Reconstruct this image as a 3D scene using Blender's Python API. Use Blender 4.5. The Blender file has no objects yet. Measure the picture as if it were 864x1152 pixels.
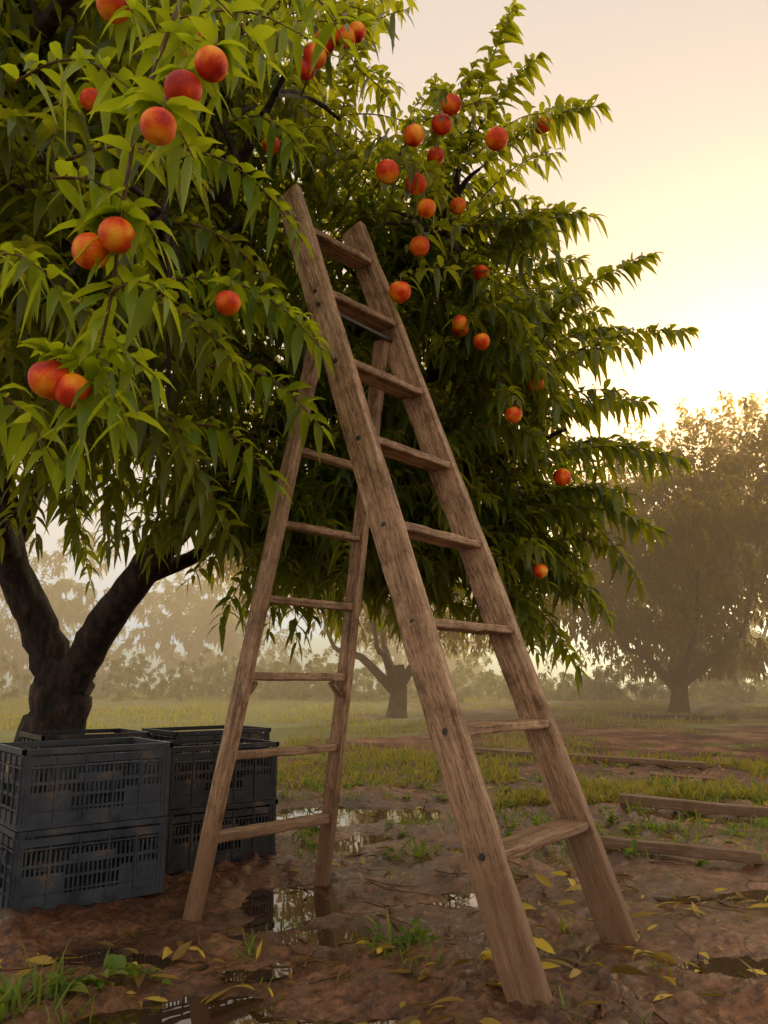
import bpy, math, random
import numpy as np
from mathutils import Vector, Matrix
rng=np.random.default_rng(7); random.seed(7)
scene=bpy.context.scene
scene.view_settings.view_transform='Standard'; scene.view_settings.look='None'; scene.view_settings.exposure=0

# ---------------------------------------------------------------- helpers
def link(o,parent=None):
    scene.collection.objects.link(o)
    if parent is not None: o.parent=parent
    return o
def empty(name,loc=(0,0,0)):
    e=bpy.data.objects.new(name,None); e.location=loc; e.empty_display_size=.1
    return link(e)
def mk(name,V,F,mat,parent=None,smooth=False):
    V=np.asarray(V,dtype=np.float32).reshape(-1,3); F=np.asarray(F,dtype=np.int32)
    k=F.shape[1]; me=bpy.data.meshes.new(name)
    me.vertices.add(len(V)); me.vertices.foreach_set('co',V.ravel())
    me.loops.add(F.size); me.loops.foreach_set('vertex_index',F.ravel())
    me.polygons.add(len(F)); me.polygons.foreach_set('loop_start',np.arange(0,F.size,k,dtype=np.int32))
    if smooth: me.polygons.foreach_set('use_smooth',np.ones(len(F),dtype=bool))
    me.update(calc_edges=True)
    me.materials.append(mat)
    return link(bpy.data.objects.new(name,me),parent)
class Acc:
    def __init__(s): s.V=[];s.F=[];s.n=0
    def add(s,V,F):
        V=np.asarray(V,float).reshape(-1,3);s.V.append(V);s.F.append(np.asarray(F,int)+s.n);s.n+=len(V)
    def mk(s,name,mat,parent=None,smooth=False):
        return mk(name,np.concatenate(s.V),np.concatenate(s.F),mat,parent,smooth)
def norm(a): return a/np.maximum(np.linalg.norm(a,axis=-1,keepdims=True),1e-9)

def vnoise(x,y,seed=0):
    xi=np.floor(x).astype(np.int64); yi=np.floor(y).astype(np.int64); xf=x-xi; yf=y-yi
    def h(a,b):
        n=(a*374761393+b*668265263+seed*974634777)&0xffffffff
        n=((n^(n>>13))*1274126177)&0xffffffff
        return ((n^(n>>16))&0xffff)/65535.
    u=xf*xf*(3-2*xf); v=yf*yf*(3-2*yf)
    return (h(xi,yi)*(1-u)+h(xi+1,yi)*u)*(1-v)+(h(xi,yi+1)*(1-u)+h(xi+1,yi+1)*u)*v
def fbm(x,y,o=4,seed=0):
    r=0;a=.5;f=1.
    for i in range(o):
        r=r+a*(vnoise(x*f,y*f,seed+i)-.5); a*=.5; f*=2.03
    return r
PUD=[(-.38,3.05,.20,.50,.05),(-.2,5.4,.75,.5,.08),(-.55,2.25,.32,.20,.05),(-.78,2.62,.24,.12,.04),(-.08,2.75,.20,.12,.035),(-.12,4.4,.24,.26,.045),(.35,3.3,.22,.14,.035),(1.3,3.3,.32,.14,.035),(-.05,2.15,.24,.10,.03),(1.0,2.5,.26,.11,.03),(.5,4.3,.32,.18,.035)]
def gz(x,y):
    x=np.asarray(x,float);y=np.asarray(y,float)
    t=np.clip((y-6)/19,0,1); z=.3*t*t*(3-2*t)
    t=np.clip((y-62)/80,0,1); z=z+t*t*(3-2*t)*(7.5+3*(vnoise(x*.03,y*.0,4)-.5))
    near=np.clip(1-(np.hypot(x,y-3)-5)/8,.25,1); nn=np.clip((near-.25)*1.4,0,1)
    wet=np.zeros_like(x+y)
    for a,b,ra,rb,d in PUD:
        g=np.exp(-(((x-a)/ra)**2+((y-b)/rb)**2)**1.3); z=z-d*g; wet=np.maximum(wet,g)
    cl=np.clip(fbm(x*17,y*17,3,61)+.02,0,1)            # clods pressed up out of the mud
    rough=np.clip(.5+fbm(x*1.3,y*1.3,2,91)*2.2,.15,1.2)*(1-.75*wet)
    z=z+.075*fbm(x*.9,y*.9,3,3)+near*(.085*fbm(x*4,y*4,4,11)+.045*np.abs(fbm(x*10,y*10,4,31)))+nn*rough*(.10*cl+.022*fbm(x*42,y*42,2,41))
    return z
def gzf(x,y): return float(gz(np.array([x]),np.array([y]))[0])

# ---------------------------------------------------------------- materials
def mat(name):
    m=bpy.data.materials.new(name); m.use_nodes=True; nt=m.node_tree
    return m,nt,nt.nodes['Principled BSDF']
def N(nt,t,**k):
    n=nt.nodes.new(t)
    for a,b in k.items():
        if a in n.inputs: n.inputs[a].default_value=b
        else: setattr(n,a,b)
    return n
def ramp(nt,fac,stops):
    r=nt.nodes.new('ShaderNodeValToRGB'); nt.links.new(fac,r.inputs[0])
    e=r.color_ramp.elements
    while len(e)<len(stops): e.new(.5)
    for i,(p,c) in enumerate(stops): e[i].position=p; e[i].color=(*c,1) if len(c)==3 else c
    return r
def leafmat(name,c1,c2,c3,tc,trans=.35,rough=.42):
    m,nt,b=mat(name)
    g=N(nt,'ShaderNodeNewGeometry')
    r=ramp(nt,g.outputs['Random Per Island'],[(0,c1),(.6,c2),(1,c3)])
    nt.links.new(r.outputs[0],b.inputs['Base Color']); b.inputs['Roughness'].default_value=rough
    tr=N(nt,'ShaderNodeBsdfTranslucent'); tr.inputs['Color'].default_value=(*tc,1)
    mx=N(nt,'ShaderNodeMixShader'); mx.inputs[0].default_value=trans
    nt.links.new(b.outputs[0],mx.inputs[1]);nt.links.new(tr.outputs[0],mx.inputs[2])
    nt.links.new(mx.outputs[0],nt.nodes['Material Output'].inputs['Surface'])
    return m
M_leaf=leafmat('peach_leaf',(.012,.034,.005),(.042,.088,.010),(.14,.19,.015),(.62,.64,.02),.40,.32)
M_hero=leafmat('peach_leaf_lit',(.03,.085,.007),(.08,.19,.010),(.24,.34,.018),(.72,.82,.02),.47,.33)  # front leaves, with the brighter green of lit foliage put into the colour
M_far=leafmat('orchard_leaf',(.028,.042,.008),(.06,.07,.012),(.13,.11,.015),(.70,.48,.04),.40,.6)
M_bush=leafmat('bush_leaf',(.025,.05,.010),(.05,.08,.015),(.09,.11,.02),(.4,.42,.05),.3,.7)
M_grass=leafmat('grass_blade',(.08,.13,.018),(.17,.22,.035),(.36,.31,.08),(.65,.52,.07),.4,.7)
M_grassn=leafmat('grass_blade_near',(.04,.10,.010),(.09,.19,.018),(.24,.27,.05),(.45,.55,.05),.4,.5)
M_fall=leafmat('fallen_leaf',(.05,.026,.012),(.26,.16,.025),(.75,.55,.05),(.4,.3,.04),.2,.5)

def woodmat(name,dark,mid,light,rough=.75,scale=1.):
    m,nt,b=mat(name); tc=N(nt,'ShaderNodeTexCoord'); oi=N(nt,'ShaderNodeObjectInfo')
    mp=N(nt,'ShaderNodeMapping'); mp.inputs['Scale'].default_value=(1.6*scale,38*scale,38*scale)
    nt.links.new(tc.outputs['Object'],mp.inputs[0])
    ad=N(nt,'ShaderNodeVectorMath',operation='ADD'); nt.links.new(mp.outputs[0],ad.inputs[0])
    ml=N(nt,'ShaderNodeVectorMath',operation='SCALE'); cb=N(nt,'ShaderNodeCombineXYZ')
    for i in range(3): nt.links.new(oi.outputs['Random'],cb.inputs[i])
    nt.links.new(cb.outputs[0],ml.inputs[0]); ml.inputs['Scale'].default_value=53.; nt.links.new(ml.outputs[0],ad.inputs[1])
    n1=N(nt,'ShaderNodeTexNoise',Scale=1.,Detail=8.,Roughness=.7,Distortion=.4); nt.links.new(ad.outputs[0],n1.inputs['Vector'])
    n2=N(nt,'ShaderNodeTexNoise',Scale=6.,Detail=9.,Roughness=.75); nt.links.new(tc.outputs['Object'],n2.inputs['Vector'])
    r=ramp(nt,n1.outputs[0],[(.32,dark),(.46,mid),(.68,light)])
    r2=ramp(nt,n2.outputs[0],[(.38,(.24,.18,.13)),(.48,(.74,.68,.62)),(.60,(1.,1.,1.))])
    mx=N(nt,'ShaderNodeMix',data_type='RGBA',blend_type='MULTIPLY'); mx.inputs[0].default_value=.85
    nt.links.new(r.outputs[0],mx.inputs[6]);nt.links.new(r2.outputs[0],mx.inputs[7])
    mp3=N(nt,'ShaderNodeMapping'); mp3.inputs['Scale'].default_value=(22,190,190); nt.links.new(tc.outputs['Object'],mp3.inputs[0])
    n3=N(nt,'ShaderNodeTexNoise',Scale=1.,Detail=4.,Roughness=.65); nt.links.new(mp3.outputs[0],n3.inputs['Vector'])
    r3=ramp(nt,n3.outputs[0],[(.38,(.3,.25,.2)),(.46,(.92,.92,.92)),(.6,(1.05,1.05,1.05)),(.68,(1.6,1.54,1.46))])
    mx3=N(nt,'ShaderNodeMix',data_type='RGBA',blend_type='MULTIPLY'); mx3.inputs[0].default_value=.8
    nt.links.new(mx.outputs[2],mx3.inputs[6]);nt.links.new(r3.outputs[0],mx3.inputs[7])
    # dried mud splashed over the bottom of the wood
    ge=N(nt,'ShaderNodeNewGeometry'); sz=N(nt,'ShaderNodeSeparateXYZ'); nt.links.new(ge.outputs['Position'],sz.inputs[0])
    mr=N(nt,'ShaderNodeMapRange'); mr.inputs['From Min'].default_value=0.; mr.inputs['From Max'].default_value=.75; mr.inputs['To Min'].default_value=.30; mr.inputs['To Max'].default_value=-.12
    nt.links.new(sz.outputs[2],mr.inputs['Value']); am=N(nt,'ShaderNodeMath',operation='ADD'); nt.links.new(mr.outputs[0],am.inputs[0]); nt.links.new(n2.outputs[0],am.inputs[1])
    rm=ramp(nt,am.outputs[0],[(.5,(0,0,0)),(.72,(.75,.75,.75))])
    mm=N(nt,'ShaderNodeMix',data_type='RGBA'); nt.links.new(rm.outputs[0],mm.inputs[0]); nt.links.new(mx3.outputs[2],mm.inputs[6]); mm.inputs[7].default_value=(.18,.095,.05,1)
    nt.links.new(mm.outputs[2],b.inputs['Base Color']); b.inputs['Roughness'].default_value=rough
    bp=N(nt,'ShaderNodeBump',Strength=.8,Distance=.005); s=N(nt,'ShaderNodeMath',operation='ADD')
    nt.links.new(n1.outputs[0],s.inputs[0]);nt.links.new(n3.outputs[0],s.inputs[1])
    nt.links.new(s.outputs[0],bp.inputs['Height']);nt.links.new(bp.outputs[0],b.inputs['Normal'])
    return m
M_wood=woodmat('ladder_wood',(.12,.068,.036),(.45,.28,.16),(.72,.52,.34),.55)
M_beam=woodmat('old_beam',(.12,.09,.07),(.45,.35,.25),(.66,.55,.43))

def barkmat():
    m,nt,b=mat('bark'); tc=N(nt,'ShaderNodeTexCoord'); mp=N(nt,'ShaderNodeMapping'); mp.inputs['Scale'].default_value=(14,14,5)
    nt.links.new(tc.outputs['Object'],mp.inputs[0])
    n=N(nt,'ShaderNodeTexNoise',Scale=1.5,Detail=10.,Roughness=.7); nt.links.new(mp.outputs[0],n.inputs['Vector'])
    r=ramp(nt,n.outputs[0],[(.38,(.010,.007,.005)),(.52,(.05,.030,.020)),(.68,(.14,.09,.06))])
    nt.links.new(r.outputs[0],b.inputs['Base Color']); b.inputs['Roughness'].default_value=.8
    bp=N(nt,'ShaderNodeBump',Strength=1.,Distance=.06); nt.links.new(n.outputs[0],bp.inputs['Height']);nt.links.new(bp.outputs[0],b.inputs['Normal'])
    return m
M_bark=barkmat()
def twigmat():
    m,nt,b=mat('twig'); b.inputs['Roughness'].default_value=.6
    tc=N(nt,'ShaderNodeTexCoord'); n=N(nt,'ShaderNodeTexNoise',Scale=30.,Detail=4.); nt.links.new(tc.outputs['Object'],n.inputs['Vector'])
    r=ramp(nt,n.outputs[0],[(.35,(.06,.03,.015)),(.65,(.2,.1,.04))]); nt.links.new(r.outputs[0],b.inputs['Base Color'])
    return m
M_twig=twigmat()
def peachmat():
    m,nt,b=mat('peach_skin'); tc=N(nt,'ShaderNodeTexCoord'); oi=N(nt,'ShaderNodeObjectInfo')
    cb=N(nt,'ShaderNodeCombineXYZ'); ml=N(nt,'ShaderNodeMath',operation='MULTIPLY'); ml.inputs[1].default_value=31.
    nt.links.new(oi.outputs['Random'],ml.inputs[0]); nt.links.new(ml.outputs[0],cb.inputs[0]); nt.links.new(ml.outputs[0],cb.inputs[2])
    ad=N(nt,'ShaderNodeVectorMath',operation='ADD'); nt.links.new(tc.outputs['Object'],ad.inputs[0]); nt.links.new(cb.outputs[0],ad.inputs[1])
    n=N(nt,'ShaderNodeTexNoise',Scale=14.,Detail=2.); nt.links.new(ad.outputs[0],n.inputs['Vector'])
    n2=N(nt,'ShaderNodeTexNoise',Scale=210.,Detail=3.,Roughness=.6); nt.links.new(ad.outputs[0],n2.inputs['Vector'])
    a=N(nt,'ShaderNodeMath',operation='MULTIPLY_ADD'); nt.links.new(n2.outputs[0],a.inputs[0]); a.inputs[1].default_value=.22; nt.links.new(n.outputs[0],a.inputs[2])
    r=ramp(nt,a.outputs[0],[(.42,(.34,.010,.006)),(.58,(.74,.055,.006)),(.69,(.96,.22,.008)),(.82,(1.,.46,.03))])
    nt.links.new(r.outputs[0],b.inputs['Base Color']); b.inputs['Roughness'].default_value=.45; b.inputs['Specular IOR Level'].default_value=.3
    return m
M_peach=peachmat()
def plastmat(name,c,c2):
    m,nt,b=mat(name); tc=N(nt,'ShaderNodeTexCoord')
    n=N(nt,'ShaderNodeTexNoise',Scale=9.,Detail=8.,Roughness=.7); nt.links.new(tc.outputs['Object'],n.inputs['Vector'])
    r=ramp(nt,n.outputs[0],[(.4,c),(.58,c2),(.70,(.15,.10,.07))]); nt.links.new(r.outputs[0],b.inputs['Base Color'])
    r2=ramp(nt,n.outputs[0],[(.35,(.25,.25,.25)),(.7,(.65,.65,.65))]); nt.links.new(r2.outputs[0],b.inputs['Roughness'])
    return m
M_blue=plastmat('crate_plastic_blue',(.028,.037,.054),(.05,.064,.082))
M_black=plastmat('crate_plastic_black',(.010,.011,.013),(.022,.024,.028))
M_dark=plastmat('dark_metal',(.02,.018,.016),(.05,.04,.03))

def groundmat():
    m,nt,b=mat('mud_ground'); L=nt.links.new
    tc=N(nt,'ShaderNodeTexCoord'); P=tc.outputs['Object']
    n1=N(nt,'ShaderNodeTexNoise',Scale=1.5,Detail=12.,Roughness=.7); L(P,n1.inputs['Vector'])
    n2=N(nt,'ShaderNodeTexNoise',Scale=34.,Detail=10.,Roughness=.8); L(P,n2.inputs['Vector'])
    n3=N(nt,'ShaderNodeTexNoise',Scale=.55,Detail=7.,Roughness=.6); L(P,n3.inputs['Vector'])
    mud=ramp(nt,n1.outputs[0],[(.38,(.055,.021,.009)),(.5,(.145,.062,.028)),(.64,(.32,.16,.08))])
    sp=ramp(nt,n2.outputs[0],[(.38,(.2,.2,.2)),(.5,(.9,.9,.9)),(.62,(1.55,1.5,1.45))])
    mm=N(nt,'ShaderNodeMix',data_type='RGBA',blend_type='MULTIPLY'); mm.inputs[0].default_value=1; L(mud.outputs[0],mm.inputs[6]);L(sp.outputs[0],mm.inputs[7])
    gr=ramp(nt,n2.outputs[0],[(.35,(.10,.10,.03)),(.55,(.20,.20,.055)),(.7,(.36,.29,.11))])
    sx=N(nt,'ShaderNodeSeparateXYZ'); L(P,sx.inputs[0])
    my=N(nt,'ShaderNodeMapRange'); my.inputs['From Min'].default_value=5.; my.inputs['From Max'].default_value=13.; my.inputs['To Min'].default_value=-.22; my.inputs['To Max'].default_value=.08; L(sx.outputs[1],my.inputs['Value'])
    mxx=N(nt,'ShaderNodeMapRange'); mxx.inputs['From Min'].default_value=-1.; mxx.inputs['From Max'].default_value=1.0; mxx.inputs['To Min'].default_value=.08; mxx.inputs['To Max'].default_value=-.13; L(sx.outputs[0],mxx.inputs['Value'])
    a=N(nt,'ShaderNodeMath',operation='ADD'); L(my.outputs[0],a.inputs[0]); L(mxx.outputs[0],a.inputs[1])
    a2=N(nt,'ShaderNodeMath',operation='ADD'); L(a.outputs[0],a2.inputs[0]); L(n3.outputs[0],a2.inputs[1])
    gf=ramp(nt,a2.outputs[0],[(.46,(0,0,0)),(.54,(1,1,1))])
    mg=N(nt,'ShaderNodeMix',data_type='RGBA'); L(gf.outputs[0],mg.inputs[0]); L(mm.outputs[2],mg.inputs[6]); L(gr.outputs[0],mg.inputs[7])
    L(mg.outputs[2],b.inputs['Base Color'])
    ro=ramp(nt,n1.outputs[0],[(.48,(.07,.07,.07)),(.56,(.22,.22,.22)),(.64,(.5,.5,.5))])
    # mud dries out away from the foreground
    md=N(nt,'ShaderNodeMapRange'); md.inputs['From Min'].default_value=5.; md.inputs['From Max'].default_value=9.; L(sx.outputs[1],md.inputs['Value'])
    mxm=N(nt,'ShaderNodeMath',operation='MAXIMUM'); L(gf.outputs[0],mxm.inputs[0]); L(md.outputs[0],mxm.inputs[1])
    mr=N(nt,'ShaderNodeMix',data_type='RGBA'); L(mxm.outputs[0],mr.inputs[0]); L(ro.outputs[0],mr.inputs[6]); mr.inputs[7].default_value=(1,1,1,1)
    L(mr.outputs[2],b.inputs['Roughness']); b.inputs['Specular IOR Level'].default_value=.55
    bp=N(nt,'ShaderNodeBump',Strength=.7,Distance=.014); L(n2.outputs[0],bp.inputs['Height']); L(bp.outputs[0],b.inputs['Normal'])
    return m
M_ground=groundmat()
m,nt,b=mat('puddle_water'); b.inputs['Base Color'].default_value=(.045,.024,.012,1); b.inputs['Roughness'].default_value=.015; b.inputs['Specular IOR Level'].default_value=.6
n=N(nt,'ShaderNodeTexNoise',Scale=6.,Detail=2.); bp=N(nt,'ShaderNodeBump',Strength=.05,Distance=.01); tc=N(nt,'ShaderNodeTexCoord'); nt.links.new(tc.outputs['Object'],n.inputs['Vector'])
nt.links.new(n.outputs[0],bp.inputs['Height']); nt.links.new(bp.outputs[0],b.inputs['Normal']); M_water=m

# ---------------------------------------------------------------- ground
def axis(lo,hi,c,k,n):
    t=np.linspace(-1,1,n)
    s=np.sinh(t*k)/np.sinh(k); return np.where(t<0,c+s*(c-lo),c+s*(hi-c))
gx=axis(-150,150,0,6.1,800); gy=np.concatenate([np.linspace(-8,.9,30)[:-1],.9+(np.sinh(np.linspace(0,1,780)*6.1)/np.sinh(6.1))*(260-.9)])
X,Y=np.meshgrid(gx,gy); Z=gz(X,Y); nx,ny=len(gx),len(gy)
ii=np.arange(nx*ny).reshape(ny,nx); F=np.stack([ii[:-1,:-1],ii[:-1,1:],ii[1:,1:],ii[1:,:-1]],-1).reshape(-1,4)
mk('ground',np.stack([X,Y,Z],-1),F,M_ground,smooth=True)
for a,bb,ra,rb,d in PUD:
    V=[(a,bb,0)]; th=np.linspace(0,2*np.pi,48,endpoint=False)
    for r in (.33,.66,1.):
        for t in th: V.append((a+math.cos(t)*ra*1.2*r,bb+math.sin(t)*rb*1.2*r,0))
    V=np.array(V,float); zz=gz(V[:,0],V[:,1]); V[:,2]=min(float(np.percentile(zz,46)),float(np.percentile(zz[-48:],40))-.002)
    me=bpy.data.meshes.new('puddle'); fs=[(0,1+k,1+(k+1)%48) for k in range(48)]
    for r in range(2):
        for k in range(48): fs.append((1+r*48+k,1+(r+1)*48+k,1+(r+1)*48+(k+1)%48,1+r*48+(k+1)%48))
    me.from_pydata([tuple(v) for v in V],[],fs); me.materials.append(M_water); link(bpy.data.objects.new('puddle',me))

# ---------------------------------------------------------------- leaf geometry
TS=np.array([0,.18,.42,.7,1.]); PR=np.array([.12,.78,1.,.66,.03])
def leafgeo(acc,P,D,L,W,curl,roll,ts=TS,prof=PR,fold=.35):
    Nn=len(P); D=norm(D); up=np.tile([0,0,1.],(Nn,1)); s=np.cross(D,up)
    bad=np.linalg.norm(s,axis=1)<.15; ang=rng.uniform(0,6.28,Nn)
    s[bad]=np.stack([np.cos(ang),np.sin(ang),0*ang],-1)[bad]; s=norm(s-D*np.sum(s*D,1,keepdims=True))
    n=np.cross(s,D); s=s*np.cos(roll)[:,None]+n*np.sin(roll)[:,None]
    K=len(ts); out=np.zeros((Nn,K,3,3)); g=np.array([0,0,-1.])
    L=L/(1+.35*curl)
    for i,t in enumerate(ts):
        c=P+(D*t+g*(curl*t*t)[:,None])*L[:,None]; T=norm(D+g*(2*curl*t)[:,None]); nr=norm(np.cross(s,T))
        w=(W*prof[i])[:,None]
        out[:,i,0]=c-s*w+nr*w*fold; out[:,i,1]=c; out[:,i,2]=c+s*w+nr*w*fold
    f=[]
    for i in range(K-1):
        for j in range(2): f.append((i*3+j,i*3+j+1,(i+1)*3+j+1,(i+1)*3+j))
    f=np.array(f); F=(f[None]+(np.arange(Nn)*K*3)[:,None,None]).reshape(-1,4)
    acc.add(out.reshape(-1,3),F)
def tube(acc,pts,rad,sides=6,wob=0.):
    pts=np.asarray(pts,float); n=len(pts); T=norm(np.gradient(pts,axis=0))
    ref=np.array([.3,.9,.1]) if abs(T[0,2])>.7 else np.array([0,0,1.])
    V=[]
    for i in range(n):
        a=norm(np.cross(T[i],ref)); b=np.cross(T[i],a)
        for k in range(sides):
            th=2*math.pi*k/sides; r=rad[i]*(1+wob*(rng.random()-.5)); V.append(pts[i]+r*(a*math.cos(th)+b*math.sin(th)))
    F=[]
    for i in range(n-1):
        for k in range(sides): F.append((i*sides+k,i*sides+(k+1)%sides,(i+1)*sides+(k+1)%sides,(i+1)*sides+k))
    acc.add(V,F)
def smoothpts(p,n):
    p=np.asarray(p,float); m=len(p); P=np.vstack([2*p[0]-p[1],p,2*p[-1]-p[-2]]); out=[]
    for q in np.linspace(0,m-1,n):
        i=min(int(q),m-2); t=q-i; a,b,c,d=P[i],P[i+1],P[i+2],P[i+3]
        out.append(.5*((2*b)+(-a+c)*t+(2*a-5*b+4*c-d)*t*t+(-a+3*b-3*c+d)*t**3))
    return np.array(out)
def spray(leaves,twigs,pts,n,L,r0=.005,start=.1,curl=(.4,1.3),rad=.9,wfac=.15,tw=True,ts=TS,prof=PR):
    C=smoothpts(pts,9); T=norm(np.gradient(C,axis=0))
    t=np.linspace(start,1,n)+rng.uniform(-.012,.012,n); t=np.clip(t,0,1); q=t*8; i=np.minimum(q.astype(int),7); f=(q-i)[:,None]
    P=C[i]*(1-f)+C[i+1]*f; Td=norm(T[i]*(1-f)+T[i+1]*f)
    up=np.array([0,0,1.]); s=norm(np.cross(Td,up)+1e-4); nn=np.cross(s,Td)
    a=np.arange(n)*2.4+rng.uniform(0,6.28)+rng.uniform(-.35,.35,n)
    R=s*np.cos(a)[:,None]+nn*np.sin(a)[:,None]
    D=norm(R*rad+Td*rng.uniform(.2,.6,n)[:,None]+np.array([0,0,.25])+rng.normal(0,.12,(n,3)))
    D=np.where((t>.93)[:,None],norm(D+Td*1.2),D)
    LL=L*rng.uniform(.72,1.12,n)*(1-.35*np.maximum(t-.8,0)/.2)
    leafgeo(leaves,P,D,LL,LL*wfac*rng.uniform(.85,1.15,n),rng.uniform(*curl,n),rng.normal(0,.45,n),ts,prof,fold=rng.uniform(.15,.4))
    if tw: tube(twigs,C,np.linspace(r0,r0*.35,9),5)

# ---------------------------------------------------------------- main peach tree
tree=empty('peach_tree',(0,0,0))
bark=Acc(); tw=Acc(); lv=Acc(); hv=Acc()
limbs=[
 ([(-2.02,5.0,-.1),(-2.02,5.0,.3),(-1.97,5.0,.62),(-1.95,5,.9)],[.25,.2,.175,.165]),
 ([(-1.97,5.0,.7),(-1.75,4.85,1.0),(-1.45,4.6,1.35),(-1.1,4.4,1.7),(-.7,4.3,2.15),(-.2,4.25,2.7),(.1,4.1,3.2)],[.12,.105,.09,.08,.06,.045,.02]),
 ([(-1.97,5.0,.7),(-2.1,4.95,1.1),(-2.25,4.8,1.5),(-2.3,4.5,2.2),(-2.2,4.2,3.0),(-2.0,3.9,3.9),(-1.9,3.6,4.8)],[.12,.11,.1,.09,.07,.05,.02]),
 ([(-2.25,4.8,1.6),(-2.0,4.7,2.2),(-1.5,4.4,3.0),(-1.0,4.0,3.9),(-.7,3.8,4.8)],[.06,.055,.05,.04,.02]),
 ([(-1.1,4.4,1.7),(-.6,4.35,1.75),(0,4.35,1.85),(.6,4.3,2.0),(1.0,4.2,2.15)],[.06,.045,.035,.025,.01]),
 ([(-.7,4.3,2.15),(-.1,4.2,2.35),(.5,4.1,2.5),(.95,4.0,2.7)],[.05,.04,.03,.01]),
 ([(-.2,4.25,2.7),(.1,3.8,2.85),(.33,3.35,3.0)],[.04,.025,.012]),
 ([(-2.25,4.8,1.5),(-2.1,4.0,1.9),(-1.7,3.2,2.2),(-1.2,2.7,2.4),(-.75,2.45,2.35)],[.07,.055,.04,.028,.012]),
 ([(-2.3,4.5,2.2),(-1.9,3.6,2.9),(-1.4,2.7,3.1),(-.9,2.1,3.0),(-.45,1.67,2.6)],[.06,.05,.035,.025,.009]),
 ([(-1.7,4.55,2.8),(-1.1,3.9,2.8),(-.7,3.2,2.95),(-.4,2.8,3.2)],[.05,.04,.03,.012]),
 ([(-2.25,4.8,1.5),(-2.9,4.9,1.9),(-3.6,4.7,2.6)],[.08,.06,.02]),
 ([(-1.45,4.6,1.35),(-1.1,4.9,1.6),(-.5,5.1,2.1),(.2,5.1,2.6)],[.05,.045,.03,.01]),
 ([(-.1,4.35,1.85),(.35,4.3,1.65),(.8,4.2,1.45)],[.03,.02,.008]),
]
skel=[]
for p,r in limbs:
    C=smoothpts(p,len(p)*5); rr=np.interp(np.linspace(0,1,len(C)),np.linspace(0,1,len(r)),r)
    C=C+rng.normal(0,1,C.shape)*rr[:,None]*.06
    tube(bark,C,rr,16 if rr[0]>.06 else 7,.2); skel.append(C[len(C)//4:])
skel=np.concatenate(skel)
def hook(p,r=.012):
    p=np.asarray(p,float); d=np.linalg.norm(skel-p,axis=1); q=skel[d.argmin()]
    m=(p+q)/2+np.array([0,0,.12*d.min()]); tube(bark,smoothpts([q,m,p],5),np.linspace(r*1.6,r*.6,5),5)
def arc(b,t,up): 
    b=np.array(b,float);t=np.array(t,float); return [b,b*.65+t*.35+np.array([0,0,up]),b*.3+t*.7+np.array([0,0,up*.95]),t]
R=[((.332,3.205,3.05),(.584,3.054,3.77),.05),((.25,3.25,3.0),(.40,3.1,3.5),.03),((.43,3.2,3.05),(.972,3.146,3.33),.07),
 ((.457,3.87,2.79),(.877,3.80,3.13),.06),((.60,3.95,2.5),(1.414,3.83,2.99),.05),((.65,3.98,2.29),(1.60,3.91,2.60),.09),
 ((.65,4.04,2.05),(1.414,3.99,2.22),.09),((.65,4.06,1.86),(1.577,4.05,1.93),.1),((.65,4.12,1.62),(1.46,4.13,1.56),.1),
 ((.5,4.13,1.56),(1.11,4.2,1.22),.1),((.62,4.21,1.25),(1.017,4.28,.86),.1),((.45,4.1,1.4),(.80,4.1,1.0),.08),
 ((.55,4.2,2.55),(1.25,4.2,2.85),.05),((.7,4.4,2.1),(1.35,4.5,2.4),.06),((.2,3.9,3.2),(.65,3.8,3.45),.06),((.6,4.4,1.8),(1.25,4.5,1.78),.09),
 ((.4,3.5,2.7),(.75,3.4,2.95),.05),((.35,3.7,2.2),(.85,3.6,2.2),.09),((.3,3.75,1.95),(.8,3.6,1.85),.09),((.25,3.8,2.5),(.7,3.7,2.6),.08),
 ((.0,3.4,2.9),(.15,3.2,3.3),.05),((-.2,3.2,3.3),(-.05,3.1,3.8),.05),
 ((.6,4.3,1.55),(1.1,4.35,1.42),.08),((.7,4.3,1.4),(1.2,4.3,1.15),.08),((.5,4.4,1.3),(.85,4.5,.95),.06),((.9,4.2,2.0),(1.45,4.3,2.05),.07),((.8,4.2,1.75),(1.3,4.2,1.7),.08),((.75,4.2,2.5),(1.3,4.1,2.7),.06),
 ((.5,3.95,2.75),(1.05,3.9,3.0),.06),((.55,3.6,2.85),(.95,3.5,3.02),.05),((.35,3.2,3.1),(.70,3.1,3.55),.05)]
for b,t,u in R:
    ln=np.linalg.norm(np.subtract(t,b)); spray(lv,tw,arc(b,t,u),int(ln*96)+12,.135,.006,.02,wfac=.155); hook(b,.012)
Fs=[((-.7,2.4,2.08),(-.2,2.43,1.85),.09),((-.62,2.46,1.80),(-.2,2.49,1.60),.08),((-.70,2.45,2.6),(-.28,2.5,2.28),.08),((-.8,2.3,1.95),(-.42,2.2,1.68),.07),
 ((-.75,2.5,2.35),(-.35,2.5,2.05),.08),((-.9,2.4,1.7),(-.55,2.35,1.4),.08),((-.8,2.6,1.6),(-.5,2.6,1.25),.06),((-.95,2.1,2.3),(-.5,2.0,2.15),.08),((-1.0,2.2,1.9),(-.7,2.05,1.6),.08),
 ((-.6,2.7,2.9),(-.3,2.7,2.75),.08),((-.65,2.5,1.95),(-.25,2.45,1.95),.08),((-.7,2.5,1.6),(-.35,2.5,1.42),.08)]
for b,t,u in Fs:
    ln=np.linalg.norm(np.subtract(t,b)); spray(hv if b[0]>-.72 else lv,tw,arc(b,t,u),int(ln*62)+8,.13,.006,.02); hook(b,.01)
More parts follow.
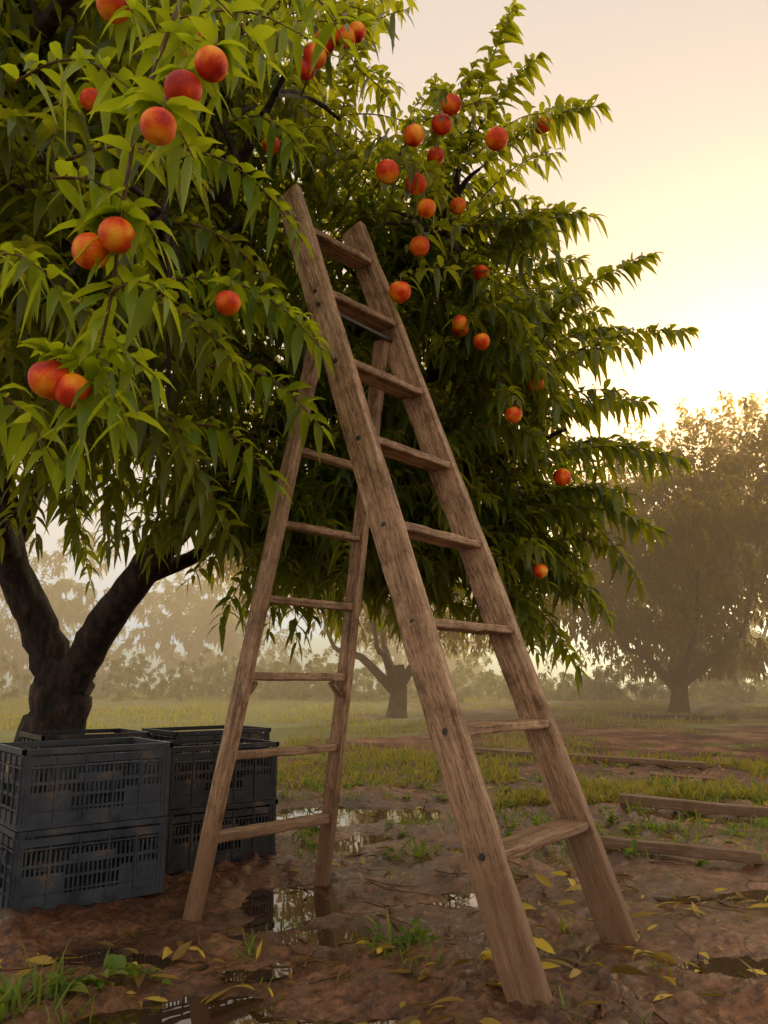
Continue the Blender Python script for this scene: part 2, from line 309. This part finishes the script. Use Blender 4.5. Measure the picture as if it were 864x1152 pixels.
ELL=[((-2.1,4.6,3.3),(1.9,1.5,1.65),270),((-.3,4.5,2.7),(1.05,.95,1.4),200),((.5,4.5,2.2),(.62,.7,.9),100),((-.85,3.8,4.0),(.75,1.0,1.2),140),
 ((-1.25,2.9,2.35),(.55,.7,.85),100),((-1.4,2.6,3.2),(.8,.7,.8),80),((.2,3.8,2.95),(.4,.45,.6),60),((-2.2,3.6,4.4),(1.3,1,1),60),((-.5,4.0,1.75),(.6,.5,.45),40),
 ((.0,4.6,1.55),(.95,.7,.45),110)]
for c,r,n in ELL:
    c=np.array(c);r=np.array(r); k=0
    while k<n:
        d=norm(rng.normal(size=3)); rr=rng.uniform(.25,1)**.6; b=c+r*d*rr*.85
        dr=norm(d*r/r.max()*.9+rng.normal(0,.45,3)+np.array([0,0,.1])); ln=rng.uniform(.35,.75); t=b+dr*ln; t[2]-=.12*ln
        if max(b[0],t[0])>-.72 and min(b[1],t[1])<3.55 and min(b[2],t[2])<2.95: 
            if not(min(b[0],t[0])>.15 and min(b[1],t[1])>3.3): continue
        if t[2]<(.98 if t[0]>-.9 else 1.3): continue
        if min(b[1],t[1])<1.9 : continue
        k+=1
        spray(lv,tw,arc(b,t,ln*.12),int(ln*56)+6,.135,.005,.03)
        if rng.random()<.3: hook(b,.01)
for c,r,n in ELL:
    m=n*12; d=norm(rng.normal(size=(m,3))); P=np.array(c)+np.array(r)*d*(rng.uniform(0,.75,m)[:,None])
    keep=((P[:,1]>3.6)|(P[:,0]<-.85))&(P[:,2]>1.25); P=P[keep]; m=len(P)
    leafgeo(lv,P,norm(rng.normal(size=(m,3))+[0,0,-.4]),rng.uniform(.12,.18,m),rng.uniform(.016,.026,m),rng.uniform(.1,.6,m),rng.normal(0,.8,m),np.array([0,.45,1.]),np.array([.15,1.,.05]))
main=[(-.449,1.665,2.60),(-.523,1.49,1.975),(-.574,1.564,1.624),(-.618,1.603,1.439),(-.655,1.638,1.273)]
spray(hv,tw,main,60,.13,.0065,.12,curl=(.4,1.2),rad=1.1,wfac=.135)
H=[((-.56,1.507,2.38),(-.264,1.55,2.16),.06),((-.703,1.517,1.846),(-.47,1.546,1.70),.05),((-.95,1.7,1.75),(-.70,1.6,1.62),.05),((-.8,1.75,1.5),(-.50,1.65,1.45),.06),
 ((-.85,1.6,2.15),(-.55,1.5,2.05),.06),((-.50,1.6,2.25),(-.36,1.5,2.03),.05),((-.95,1.7,1.45),(-.70,1.65,1.25),.05),((-.52,1.49,1.98),(-.38,1.42,1.82),.04),((-.75,1.8,2.6),(-.6,1.65,2.35),.05),
 ((-.58,1.56,1.6),(-.44,1.5,1.56),.03),((-.62,1.6,1.42),(-.52,1.55,1.30),.03),((-.65,1.8,2.45),(-.2,1.8,2.45),.08),((-.3,1.9,2.7),(-.1,1.9,2.5),.08)]
for b,t,u in H:
    ln=np.linalg.norm(np.subtract(t,b)); spray(hv,tw,arc(b,t,u),int(ln*50)+6,.13,.004,.02,curl=(.4,1.2),rad=1.05,wfac=.135)
PE=[(-.356,1.424,2.044),(-.414,1.435,1.991),(-.437,1.363,1.851),(-.545,1.48,1.689),(-.612,1.52,1.676),(-.649,1.58,1.391),(-.70,1.58,1.418),(-.464,2.20,1.90),(-.463,2.9,2.95),
(-.14,2.5,3.10),(-.213,2.48,3.06),(-.25,2.48,3.00),(-.282,2.5,2.96),(.217,2.636,2.841),(.262,2.708,2.983),(.113,2.644,2.80),(.013,2.672,2.668),(.124,2.771,2.683),(.165,2.79,2.592),
(.338,3.3,2.93),(.147,3.003,2.553),(.062,2.857,2.275),(.423,2.647,2.789),(.722,3.2,3.27),(.347,3.4,2.40),(.444,3.4,2.31),(.578,3.4,1.96),(.743,3.7,2.22),(.728,3.7,1.30),(-.676,1.695,2.454),(.36,3.5,2.42),(.21,2.9,2.9),(-.1,2.5,3.12),
(.85,3.7,1.75),(.45,3.4,2.65),(-.62,2.2,2.75),(-.9,2.15,2.55),(-.55,1.95,2.62)]
def peachmesh():
    nu,nv=28,20; V=[];F=[]
    for j in range(nv+1):
        ph=math.pi*j/nv
        for i in range(nu):
            th=2*math.pi*i/nu; g=1-.055*math.exp(-((min(th,2*math.pi-th))/.25)**2)*math.sin(ph)
            r=.039*g; dip=.010*math.exp(-(ph/.35)**2); tipb=.003*math.exp(-((math.pi-ph)/.25)**2)
            V.append((r*math.sin(ph)*math.cos(th),r*math.sin(ph)*math.sin(th)*.98,.038*math.cos(ph)-dip-tipb))
    for j in range(nv):
        for i in range(nu): F.append((j*nu+i,(j+1)*nu+i,(j+1)*nu+(i+1)%nu,j*nu+(i+1)%nu))
    return mk('peach_1',V,F,M_peach,tree,True)
p0=peachmesh(); st=Acc()
for i,p in enumerate(PE):
    o=p0 if i==0 else link(bpy.data.objects.new('peach_%d'%(i+1),p0.data),tree)
    o.location=p; o.rotation_euler=(random.uniform(-.4,.4),random.uniform(-.4,.4),random.uniform(0,6.28)); s=random.uniform(.88,1.15); o.scale=(s,s,s)
    P=np.array(p); tube(st,[P+[0,0,.028],P+[.005,.01,.05],P+[0,.03,.09]],[.003,.003,.003],5)
    if 8<=i<=28:
        b=P+np.array([-.05,.28,.12]); t=P+np.array([rng.uniform(-.1,.25),-.02,rng.uniform(.02,.12)])
        spray(lv,tw,arc(b,t,.05),20,.12,.004,.02)
    else:
        nn=9; q=np.tile(P+[0,.02,.06],(nn,1)); a=rng.uniform(0,6.28,nn)
        Dd=np.stack([np.cos(a),np.sin(a)*.7+.2,rng.uniform(.1,.9,nn)],-1); Ls=rng.uniform(.09,.135,nn)
        leafgeo(hv,q,Dd,Ls,Ls*.14,rng.uniform(.4,1.1,nn),rng.normal(0,.4,nn))
st.mk('fruit_stalks',M_twig,tree,True)
bark.mk('trunk_and_limbs',M_bark,tree,True); tw.mk('twigs',M_twig,tree,True); lv.mk('foliage',M_leaf,tree); hv.mk('foliage_near_branch',M_hero,tree)

# ---------------------------------------------------------------- ladder
lad=empty('wooden_stepladder',(0,0,0))
def beam(name,p0,p1,ydir,w,d,m,parent,bev=.004,seg=14,wear=.0015):
    p0=Vector(p0);p1=Vector(p1); x=(p1-p0); L=x.length; x.normalize(); y=Vector(ydir); y=(y-x*y.dot(x)).normalized(); z=x.cross(y)
    V=[];F=[]
    ring=[(-1,-1),(0,-1),(1,-1),(1,0),(1,1),(0,1),(-1,1),(-1,0)]
    for i in range(seg+1):
        s=L*i/seg; oy=random.gauss(0,wear*.5)
        for a,b in ring:
            V.append((s,a*w/2+oy+random.gauss(0,wear*.4),b*d/2+random.gauss(0,wear*.5)))
    for i in range(seg):
        for k in range(8): F.append((i*8+k,(i)*8+(k+1)%8,(i+1)*8+(k+1)%8,(i+1)*8+k))
    me=bpy.data.meshes.new(name); F.append(tuple(range(7,-1,-1))); F.append(tuple(seg*8+k for k in range(8)))
    me.from_pydata(V,[],F); me.materials.append(m); me.update()
    o=bpy.data.objects.new(name,me); link(o,parent)
    M=Matrix((x,y,z)).transposed().to_4x4(); M.translation=p0; o.matrix_world=M
    if bev:
        bm=o.modifiers.new('b','BEVEL'); bm.width=bev; bm.segments=2; bm.limit_method='ANGLE'; bm.angle_limit=math.radians(50)
    return o
A=Vector((.369,2.188,0));B=Vector((.745,2.723,0));C=Vector((-.666,2.992,0));D=Vector((-.253,3.491,0)); TL=Vector((-.392,2.956,2.764)); TR=Vector((-.1385,3.223,2.764))
for v in (A,B,C,D): v.z=min(0.01,gzf(v.x,v.y))-.015
A.z=B.z=min(A.z,B.z)
e=(B-A).normalized()
beam('front_rail_left',A,TL,e,.040,.110,M_wood,lad,.006,26,.003); beam('front_rail_right',B,TR,e,.040,.110,M_wood,lad,.006,26,.003)
fwd=Vector((.79,-.61,0)).normalized()
for i in range(8):
    s=.128+.1142*i; a=A.lerp(TL,s)+e*.02; b=B.lerp(TR,s)-e*.02
    beam('tread_%d'%(i+1),a,b,fwd,.102,.027,M_wood,lad,.006,8,.003)
    for q,sg in ((A.lerp(TL,s)-e*.0205,-1),(B.lerp(TR,s)+e*.0205,1)):
        c=np.array(q); ev=np.array(e)*sg; ac=Acc()
        tube(ac,[c-ev*.002,c+ev*.002],[.011,.009],10); V=np.vstack([ac.V[0],c+ev*.002])
        fs=[tuple(map(int,f)) for f in ac.F[0]]+[(10+k,10+(k+1)%10,20) for k in range(10)]
        me=bpy.data.meshes.new('bolt'); me.from_pydata([tuple(v) for v in V],[],fs); me.materials.append(M_dark); link(bpy.data.objects.new('bolt_%d_%s'%(i+1,'l' if sg<0 else 'r'),me),lad)
ml=A.lerp(TL,.79)+Vector((-.03,.03,0)); mr=B.lerp(TR,.79)+Vector((-.03,.03,0))
beam('back_leg_left',C,ml+e*.045,e,.036,.06,M_wood,lad); beam('back_leg_right',D,mr-e*.045,e,.036,.06,M_wood,lad)
for i in range(6):
    q=.127+.1265*i; a=C.lerp(ml+e*.045,q)+e*.018; b=D.lerp(mr-e*.045,q)-e*.018
    beam('back_rung_%d'%(i+1),a,b,fwd,.042,.040 if i<1 else .030,M_wood,lad,.008,8,.003)
for (P0,sg) in ((C.lerp(ml+e*.045,.345),1),(D.lerp(mr-e*.045,.345),-1)):
    beam('brace',P0+e*sg*.017,P0+e*sg*.075+Vector((0,0,.055)),fwd,.03,.016,M_wood,lad,.003,3)
beam('hinge_bar',A.lerp(TL,.79)-e*.03,B.lerp(TR,.79)+e*.03,Vector((0,0,1)),.014,.014,M_dark,lad,.003,3)

# ---------------------------------------------------------------- crates
def crate_mesh(name,m,Lx,Ly,H):
    bx=[]
    def box(c,s): bx.append((c,s))
    t=.006
    for side in range(4):
        L=Lx if side%2==0 else Ly; off=(Ly if side%2==0 else Lx)/2
        def add(u,z,du,dz,th=t,out=0.):
            if side==0: c=(u,-off+th/2-out,z); s=(du,th,dz)
            elif side==2: c=(-u,off-th/2+out,z); s=(du,th,dz)
            elif side==1: c=(off-th/2+out,u,z); s=(th,du,dz)
            else: c=(-off+th/2-out,-u,z); s=(th,du,dz)
            box(c,s)
        Lw=L-.03
        add(0,H-.012,L+.012,.020,.014,.006)
        add(0,H-.045,Lw,.028,t)
        add(0,H*.56,Lw,.012,t); add(0,H*.40,Lw,.010,t)
        add(0,.03,Lw,.05,t); add(0,.012,L,.018,.012,.003)
        add(0,H-.068,L+.002,.006,.010,.004); add(0,H*.24,L+.002,.006,.010,.004)
        nr=int(L/.018)
        for k in range(nr):
            u=-Lw/2+Lw*(k+.5)/nr
            if side%2==1 and abs(u)<.06 : continue
            add(u,H*.42,.006,H*.62,t*.8,-.001)
        add(0,H*.62,.16,.02,t,.002)
        for k in range(6):
            u=-Lw/2+Lw*k/5; add(u,H*.47,.007,H*.86,.008,.005)
        for sg in (-1,1):
            add(sg*(L/2-.016),H*.48,.03,H*.93,.006,.0015)
            add(sg*Lw*.34,H*.3,Lw*.3,H*.3,.004,-.002)
    nb=12
    for k in range(nb):
        box((-Lx/2+Lx*(k+.5)/nb,0,.008),(.014,Ly-.02,.005))
        box((0,-Ly/2+Ly*(k+.5)/nb,.0135),(Lx-.02,.01,.005))
    V=[];F=[]
    for c,s in bx:
        b=len(V)
        for dx in (-.5,.5):
            for dy in (-.5,.5):
                for dz in (-.5,.5): V.append((c[0]+dx*s[0],c[1]+dy*s[1],c[2]+dz*s[2]))
        for f in ((0,1,3,2),(4,6,7,5),(0,4,5,1),(2,3,7,6),(0,2,6,4),(1,5,7,3)): F.append(tuple(b+i for i in f))
    me=bpy.data.meshes.new(name); me.from_pydata(V,[],F); me.materials.append(m); return me
ang=math.atan2(.62,.785); av=np.array([.785,.62]);bv=np.array([-.62,.785])
cm={}
def crate(corner,Lx,Ly,H,level,m,jit=0):
    key=(Lx,Ly,H,m.name)
    if key not in cm: cm[key]=crate_mesh('plastic_crate',m,Lx,Ly,H)
    c=np.array(corner)+av*Lx/2+bv*Ly/2; o=bpy.data.objects.new('plastic_crate',cm[key]); link(o)
    o.location=(c[0],c[1],level); o.rotation_euler=(0,0,ang+jit)
g1=g2=g3=-.005
crate((-1.295,2.99),.56,.40,.283,g1,M_blue); crate((-1.295,2.99),.56,.40,.283,g1+.281,M_blue,.012)
crate((-.93,3.62),.54,.40,.262,g2,M_black); crate((-.93,3.62),.54,.40,.262,g2+.26,M_black,-.015)
crate((-1.04,4.12),.54,.40,.28,g3,M_black); crate((-1.04,4.12),.54,.40,.28,g3+.278,M_black,.02)
crate((-1.56,3.80),.50,.40,.28,g3,M_black); crate((-1.56,3.80),.50,.40,.28,g3+.278,M_black,-.02)

# ---------------------------------------------------------------- timber lying on the ground
def gbeam(a,b,w,h,m=M_beam,lift=.5):
    za=gzf(*a)+h*lift; zb=gzf(*b)+h*lift; beam('wooden_beam',(a[0],a[1],za),(b[0],b[1],zb),(-(b[1]-a[1]),b[0]-a[0],0),w,h,m,None,.006,10,.004)
gbeam((1.47,5.24),(3.2,4.35),.075,.06); gbeam((1.52,5.33),(2.56,6.74),.07,.055); gbeam((1.02,4.1),(1.68,3.80),.05,.05); gbeam((.95,9.0),(2.9,7.5),.08,.05); gbeam((2.6,6.6),(2.2,6.9),.05,.05)
gbeam((4.4,14.6),(6.1,14.2),.09,.08,M_dark)
beam('fence_post',(-8.2,23.5,.15),(-8.2,23.5,1.5),(1,0,0),.18,.18,M_beam,None,.01,4)

# ---------------------------------------------------------------- orchard trees behind
TS2=np.array([0,.5,1.]); PR2=np.array([.25,1.,.12])
def btree(name,x,y,H,R,tr,nsp,seed,low=1.0,leafL=.2,m=None):
    t=empty(name,(0,0,0)); z0=gzf(x,y)-.05; bk=Acc();lf=Acc();tt=Acc()
    tube(bk,smoothpts([(x,y,z0),(x+.05,y,z0+.5),(x,y,z0+1.0)],6),[tr*1.35,tr*1.1,tr,tr,tr*.95,tr*.9],10,.12)
    for k in range(5):
        a=k*1.26+seed; r=R*rng.uniform(.35,.5); zt=z0+H*rng.uniform(.36,.5)
        P=[(x,y,z0+.5),(x+math.cos(a)*r*.45,y+math.sin(a)*r*.45,z0+1.15),(x+math.cos(a)*r*.8,y+math.sin(a)*r*.8,z0+(zt-z0)*.6),(x+math.cos(a)*r,y+math.sin(a)*r,zt)]
        tube(bk,smoothpts(P,10),np.linspace(tr*.6,.015,10),7,.1)
    nl=14; cen=[]
    for k in range(nl):
        a=k*2.4+seed; rr=R*(.60 if k%3 else .15); hz=low+(H-low)*(.10+.66*((k*.37+seed*.21)%1))
        cen.append((x+math.cos(a)*rr,y+math.sin(a)*rr,z0+hz,R*rng.uniform(.36,.54)))
    for k in range(nsp):
        cx,cy,czz,cr=cen[k%nl]; d=norm(rng.normal(size=3)); q=rng.uniform(.15,1)**.5
        b=np.array([cx,cy,czz])+d*[cr,cr,cr*.8]*q
        if b[2]<z0+low: b[2]=z0+low+rng.uniform(0,.5)
        up=.9 if d[2]>.0 else -.35
        dr=norm(d*[1,1,.5]+rng.normal(0,.35,3)+np.array([0,0,up])); ln=rng.uniform(.45,1.05)
        e2=b+dr*ln; e2[2]=max(e2[2],z0+low*.75)
        spray(lf,tt,arc(b,e2,.08),24,leafL,.008,.02,wfac=.21,tw=False,ts=TS2,prof=PR2)
    bk.mk('trunk',M_bark,t,True); lf.mk('crown',m or M_far,t)
btree('orchard_tree',5.9,16.5,6.3,3.4,.17,1350,1,1.05,.2)
btree('orchard_tree',10.6,25,7.8,3.8,.2,750,2.2,1.2,.27)
btree('orchard_tree',10.4,18.0,6.6,3.0,.18,800,5.2,1.05,.22)
btree('orchard_tree',.22,15.2,6.0,3.2,.17,600,3.1,1.7)
for (a,b_,h_,s_) in ((-15,34,6.0,1.),(-8,36,6.5,2.),(-21,34,5.6,3.),(2,38,6.5,4.)): btree('orchard_tree',a,b_,h_,4.3,.22,330,s_,.6,.4,M_bush)
hd=Acc(); dm=Acc()
bx=[(rng.uniform(-24,30),rng.uniform(22,29),rng.uniform(.9,2.0),rng.uniform(1.3,2.6)) for k in range(100)]
for cx,cy,hh,rr in bx:
    if cx>3: hh*=.6
    for k in range(38):
        d=norm(rng.normal(size=3)); d[2]=abs(d[2])
        b=np.array([cx,cy,.2])+d*[rr,rr,hh*.85]*rng.uniform(.4,1)
        spray(hd,dm,arc(b,b+norm(d+rng.normal(0,.4,3))*.3,.05),18,.17,tw=False,wfac=.3,ts=TS2,prof=PR2)
hd.mk('distant_hedge',M_bush)

# ---------------------------------------------------------------- grass & weeds
def blades(acc,x,y,h,lean=.5,wf=.035,curl=(.2,.9)):
    n=len(x); P=np.stack([x,y,gz(x,y)-.004],-1); a=rng.uniform(0,6.28,n); l=rng.uniform(.1,lean,n)
    D=np.stack([np.cos(a)*l,np.sin(a)*l,np.ones(n)],-1)
    leafgeo(acc,P,D,h,np.maximum(h*wf,.0012),rng.uniform(*curl,n)*.5,rng.normal(0,.3,n),np.array([0,.35,.7,1.]),np.array([.8,1.,.7,.05]),.25)
def gmask(x,y):
    br=np.clip((x+.3)/1.2,0,1)*np.clip(1-np.abs(y-12)/6,0,1)
    return fbm(x*.55,y*.55,4,77)*2.6+np.clip((y-5)/8,-.3,1)*.4-np.clip((x+1)/2.5,0,1)*.12-br*.45
def inpud(x,y):
    r=np.zeros(np.shape(x),bool)
    for a,b,ra,rb,d in PUD: r|=(((x-a)/(ra*.95))**2+((y-b)/(rb*.95))**2)<1
    return r
g=Acc()
n=100000; yy=5.5+(rng.random(n)**1.6)*30; xx=(rng.random(n)-.5)*(yy*1.25+2)
k=(gmask(xx,yy)>.12)&~inpud(xx,yy); xx=xx[k];yy=yy[k]; blades(g,xx,yy,rng.uniform(.035,.10,len(xx))*(1+yy*.02)*(.6+1.2*vnoise(xx*.8,yy*.8,8)),.8,.06)
g.mk('grass',M_grass)
g=Acc()
def tuft(acc,cx,cy,n,r,h):
    x=cx+rng.normal(0,r,n); y=cy+rng.normal(0,r,n); blades(acc,x,y,h*rng.uniform(.5,1.1,n),1.1,.035,(.3,1.3))
tf=[(-.95,2.22,30,.04,.2),(-.98,2.08,24,.03,.18),(-.90,2.4,20,.04,.14),(-.80,2.2,14,.03,.12),(.03,2.55,30,.04,.13),(.10,2.48,16,.03,.1),(-.05,2.6,12,.03,.09),(-.30,2.9,16,.03,.11),(-.42,2.62,14,.02,.12),(-.30,3.9,26,.06,.12),(-.42,4.3,30,.08,.16),(2.05,5.9,45,.08,.28),(2.5,5.5,40,.1,.22),(2.9,5.0,36,.1,.25),(1.35,4.6,24,.06,.12),(1.9,4.3,22,.06,.1),(2.2,3.7,22,.07,.1),(1.2,5.8,30,.1,.15),(.6,5.3,26,.1,.12),(.75,6.2,30,.12,.14),(1.1,6.8,40,.15,.16),(1.05,2.9,10,.03,.07),(1.3,3.0,12,.04,.07)]
for t in tf: tuft(g,*t)
for k in range(700):
    y=rng.uniform(3.9,10); x=rng.uniform(-.35*y,.52*y)
    if inpud(np.array([x]),np.array([y]))[0]: continue
    if fbm(np.array([x*.8]),np.array([y*.8]),3,5)[0]>-.02 and not(-1.7<x<-.4 and y<4.9): tuft(g,x,y,int(rng.uniform(8,26)),.05,rng.uniform(.06,.16))
for k in range(34):
    y=rng.uniform(2.0,3.8); x=rng.uniform(-.3*y,.5*y)
    if not(-1.7<x<-.4 and y>2.9): tuft(g,x,y,int(rng.uniform(3,9)),.02,rng.uniform(.04,.09))
g.mk('grass_tufts',M_grassn)
w=Acc()
for k in range(290):
    if k<48: x,y=[(-.78,2.35),(-.70,2.42),(-.47,4.25),(-.35,4.6),(1.0,4.9),(.45,4.5),(.05,2.62),(-.85,2.28)][k%8]; x+=rng.normal(0,.05); y+=rng.normal(0,.05)
    else: y=rng.uniform(3.7,9.); x=rng.uniform(-.3*y,.5*y)
    if (-1.7<x<-.42 and y>3 and y<4.9) or inpud(np.array([x]),np.array([y]))[0]: continue
    m=int(rng.uniform(6,14)); P=np.tile([x,y,gzf(x,y)+.01],(m,1))+rng.normal(0,.015,(m,3)); P[:,2]=np.maximum(P[:,2],gz(P[:,0],P[:,1])); a=rng.uniform(0,6.28,m); el=rng.uniform(.2,1.3,m)
    D=np.stack([np.cos(a),np.sin(a),el],-1); Ls=rng.uniform(.03,.075,m); leafgeo(w,P,D,Ls,Ls*.24,rng.uniform(.2,.6,m),rng.normal(0,.4,m))
w.mk('weeds',M_grassn)
f=Acc(); n=2800; yy=1.5+rng.random(n)**1.3*6.5; xx=(rng.random(n)-.5)*(yy*1.15)
k=~((xx>-1.65)&(xx<-.42)&(yy>3.05)&(yy<4.7))&(fbm(xx*1.6,yy*1.6,3,19)>-.08); xx=xx[k];yy=yy[k];n=len(xx); a=rng.uniform(0,6.28,n)
P=np.stack([xx,yy,gz(xx,yy)+.012],-1); Ls=rng.uniform(.02,.12,n)
leafgeo(f,P,np.stack([np.cos(a),np.sin(a),rng.uniform(.0,.4,n)],-1),Ls,Ls*rng.uniform(.05,.15,n),rng.uniform(0,.4,n),rng.normal(0,.5,n))
f.mk('fallen_leaves',M_fall)
s=Acc()
for k in range(380):
    y=1.5+rng.random()**1.2*6; x=(rng.random()-.5)*y*1.15; a=rng.uniform(0,6.28); L=rng.uniform(.04,.35)
    if -1.65<x<-.42 and 2.9<y<4.7: continue
    q=[(x+math.cos(a+.2*j)*L*j/3,y+math.sin(a+.2*j)*L*j/3) for j in range(4)]; r_=rng.uniform(.0015,.004)
    tube(s,[(p[0],p[1],gzf(*p)+.006) for p in q],[r_,r_,r_*.8,r_*.5],5)
s.mk('fallen_twigs',M_twig,None,True)

# ---------------------------------------------------------------- mist
m=bpy.data.materials.new('mist'); m.use_nodes=True; nt=m.node_tree; nt.nodes.remove(nt.nodes['Principled BSDF'])
vs=N(nt,'ShaderNodeVolumeScatter',Density=.032,Anisotropy=.82); vs.inputs['Color'].default_value=(1,.68,.36,1)
# warm glow added as emission, in place of multiply-scattered light in the mist
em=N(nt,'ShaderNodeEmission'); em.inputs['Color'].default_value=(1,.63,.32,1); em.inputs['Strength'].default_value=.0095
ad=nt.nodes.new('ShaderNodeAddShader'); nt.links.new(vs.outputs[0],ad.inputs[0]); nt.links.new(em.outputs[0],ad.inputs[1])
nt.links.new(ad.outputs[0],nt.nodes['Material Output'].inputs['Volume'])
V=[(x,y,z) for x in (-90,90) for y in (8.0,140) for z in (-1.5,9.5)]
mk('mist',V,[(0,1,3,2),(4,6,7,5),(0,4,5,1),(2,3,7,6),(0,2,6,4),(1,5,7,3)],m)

# ---------------------------------------------------------------- light
az,el=math.radians(28),math.radians(14.5)
w=bpy.data.worlds.new("World"); scene.world=w; w.use_nodes=True; nt=w.node_tree; bg=nt.nodes['Background']
sk=nt.nodes.new('ShaderNodeTexSky'); sk.sky_type='NISHITA'; sk.sun_disc=False; sk.sun_elevation=el; sk.sun_rotation=az; sk.air_density=1.2; sk.dust_density=5; sk.ozone_density=1
mx=N(nt,'ShaderNodeMix',data_type='RGBA'); mx.inputs[0].default_value=.978; nt.links.new(sk.outputs[0],mx.inputs[6]); mx.inputs[7].default_value=(8.5,7.2,6.0,1)
nt.links.new(mx.outputs[2],bg.inputs['Color']); bg.inputs['Strength'].default_value=.1
sl=bpy.data.lights.new('sun','SUN'); sl.energy=5; sl.angle=math.radians(1.5); sl.color=(1,.64,.29)
so=bpy.data.objects.new('sun',sl); link(so); dirv=Vector((math.sin(az)*math.cos(el),math.cos(az)*math.cos(el),math.sin(el)))
so.rotation_euler=dirv.to_track_quat('Z','Y').to_euler(); so.location=dirv*30
cam=bpy.data.cameras.new('camera'); co=bpy.data.objects.new('camera',cam); link(co)
co.location=(0,0,.8); co.rotation_euler=(math.radians(101.9),0,0); cam.sensor_fit='VERTICAL'; cam.sensor_height=36; cam.lens=28.125; cam.clip_end=1000; cam.clip_start=.02
scene.camera=co
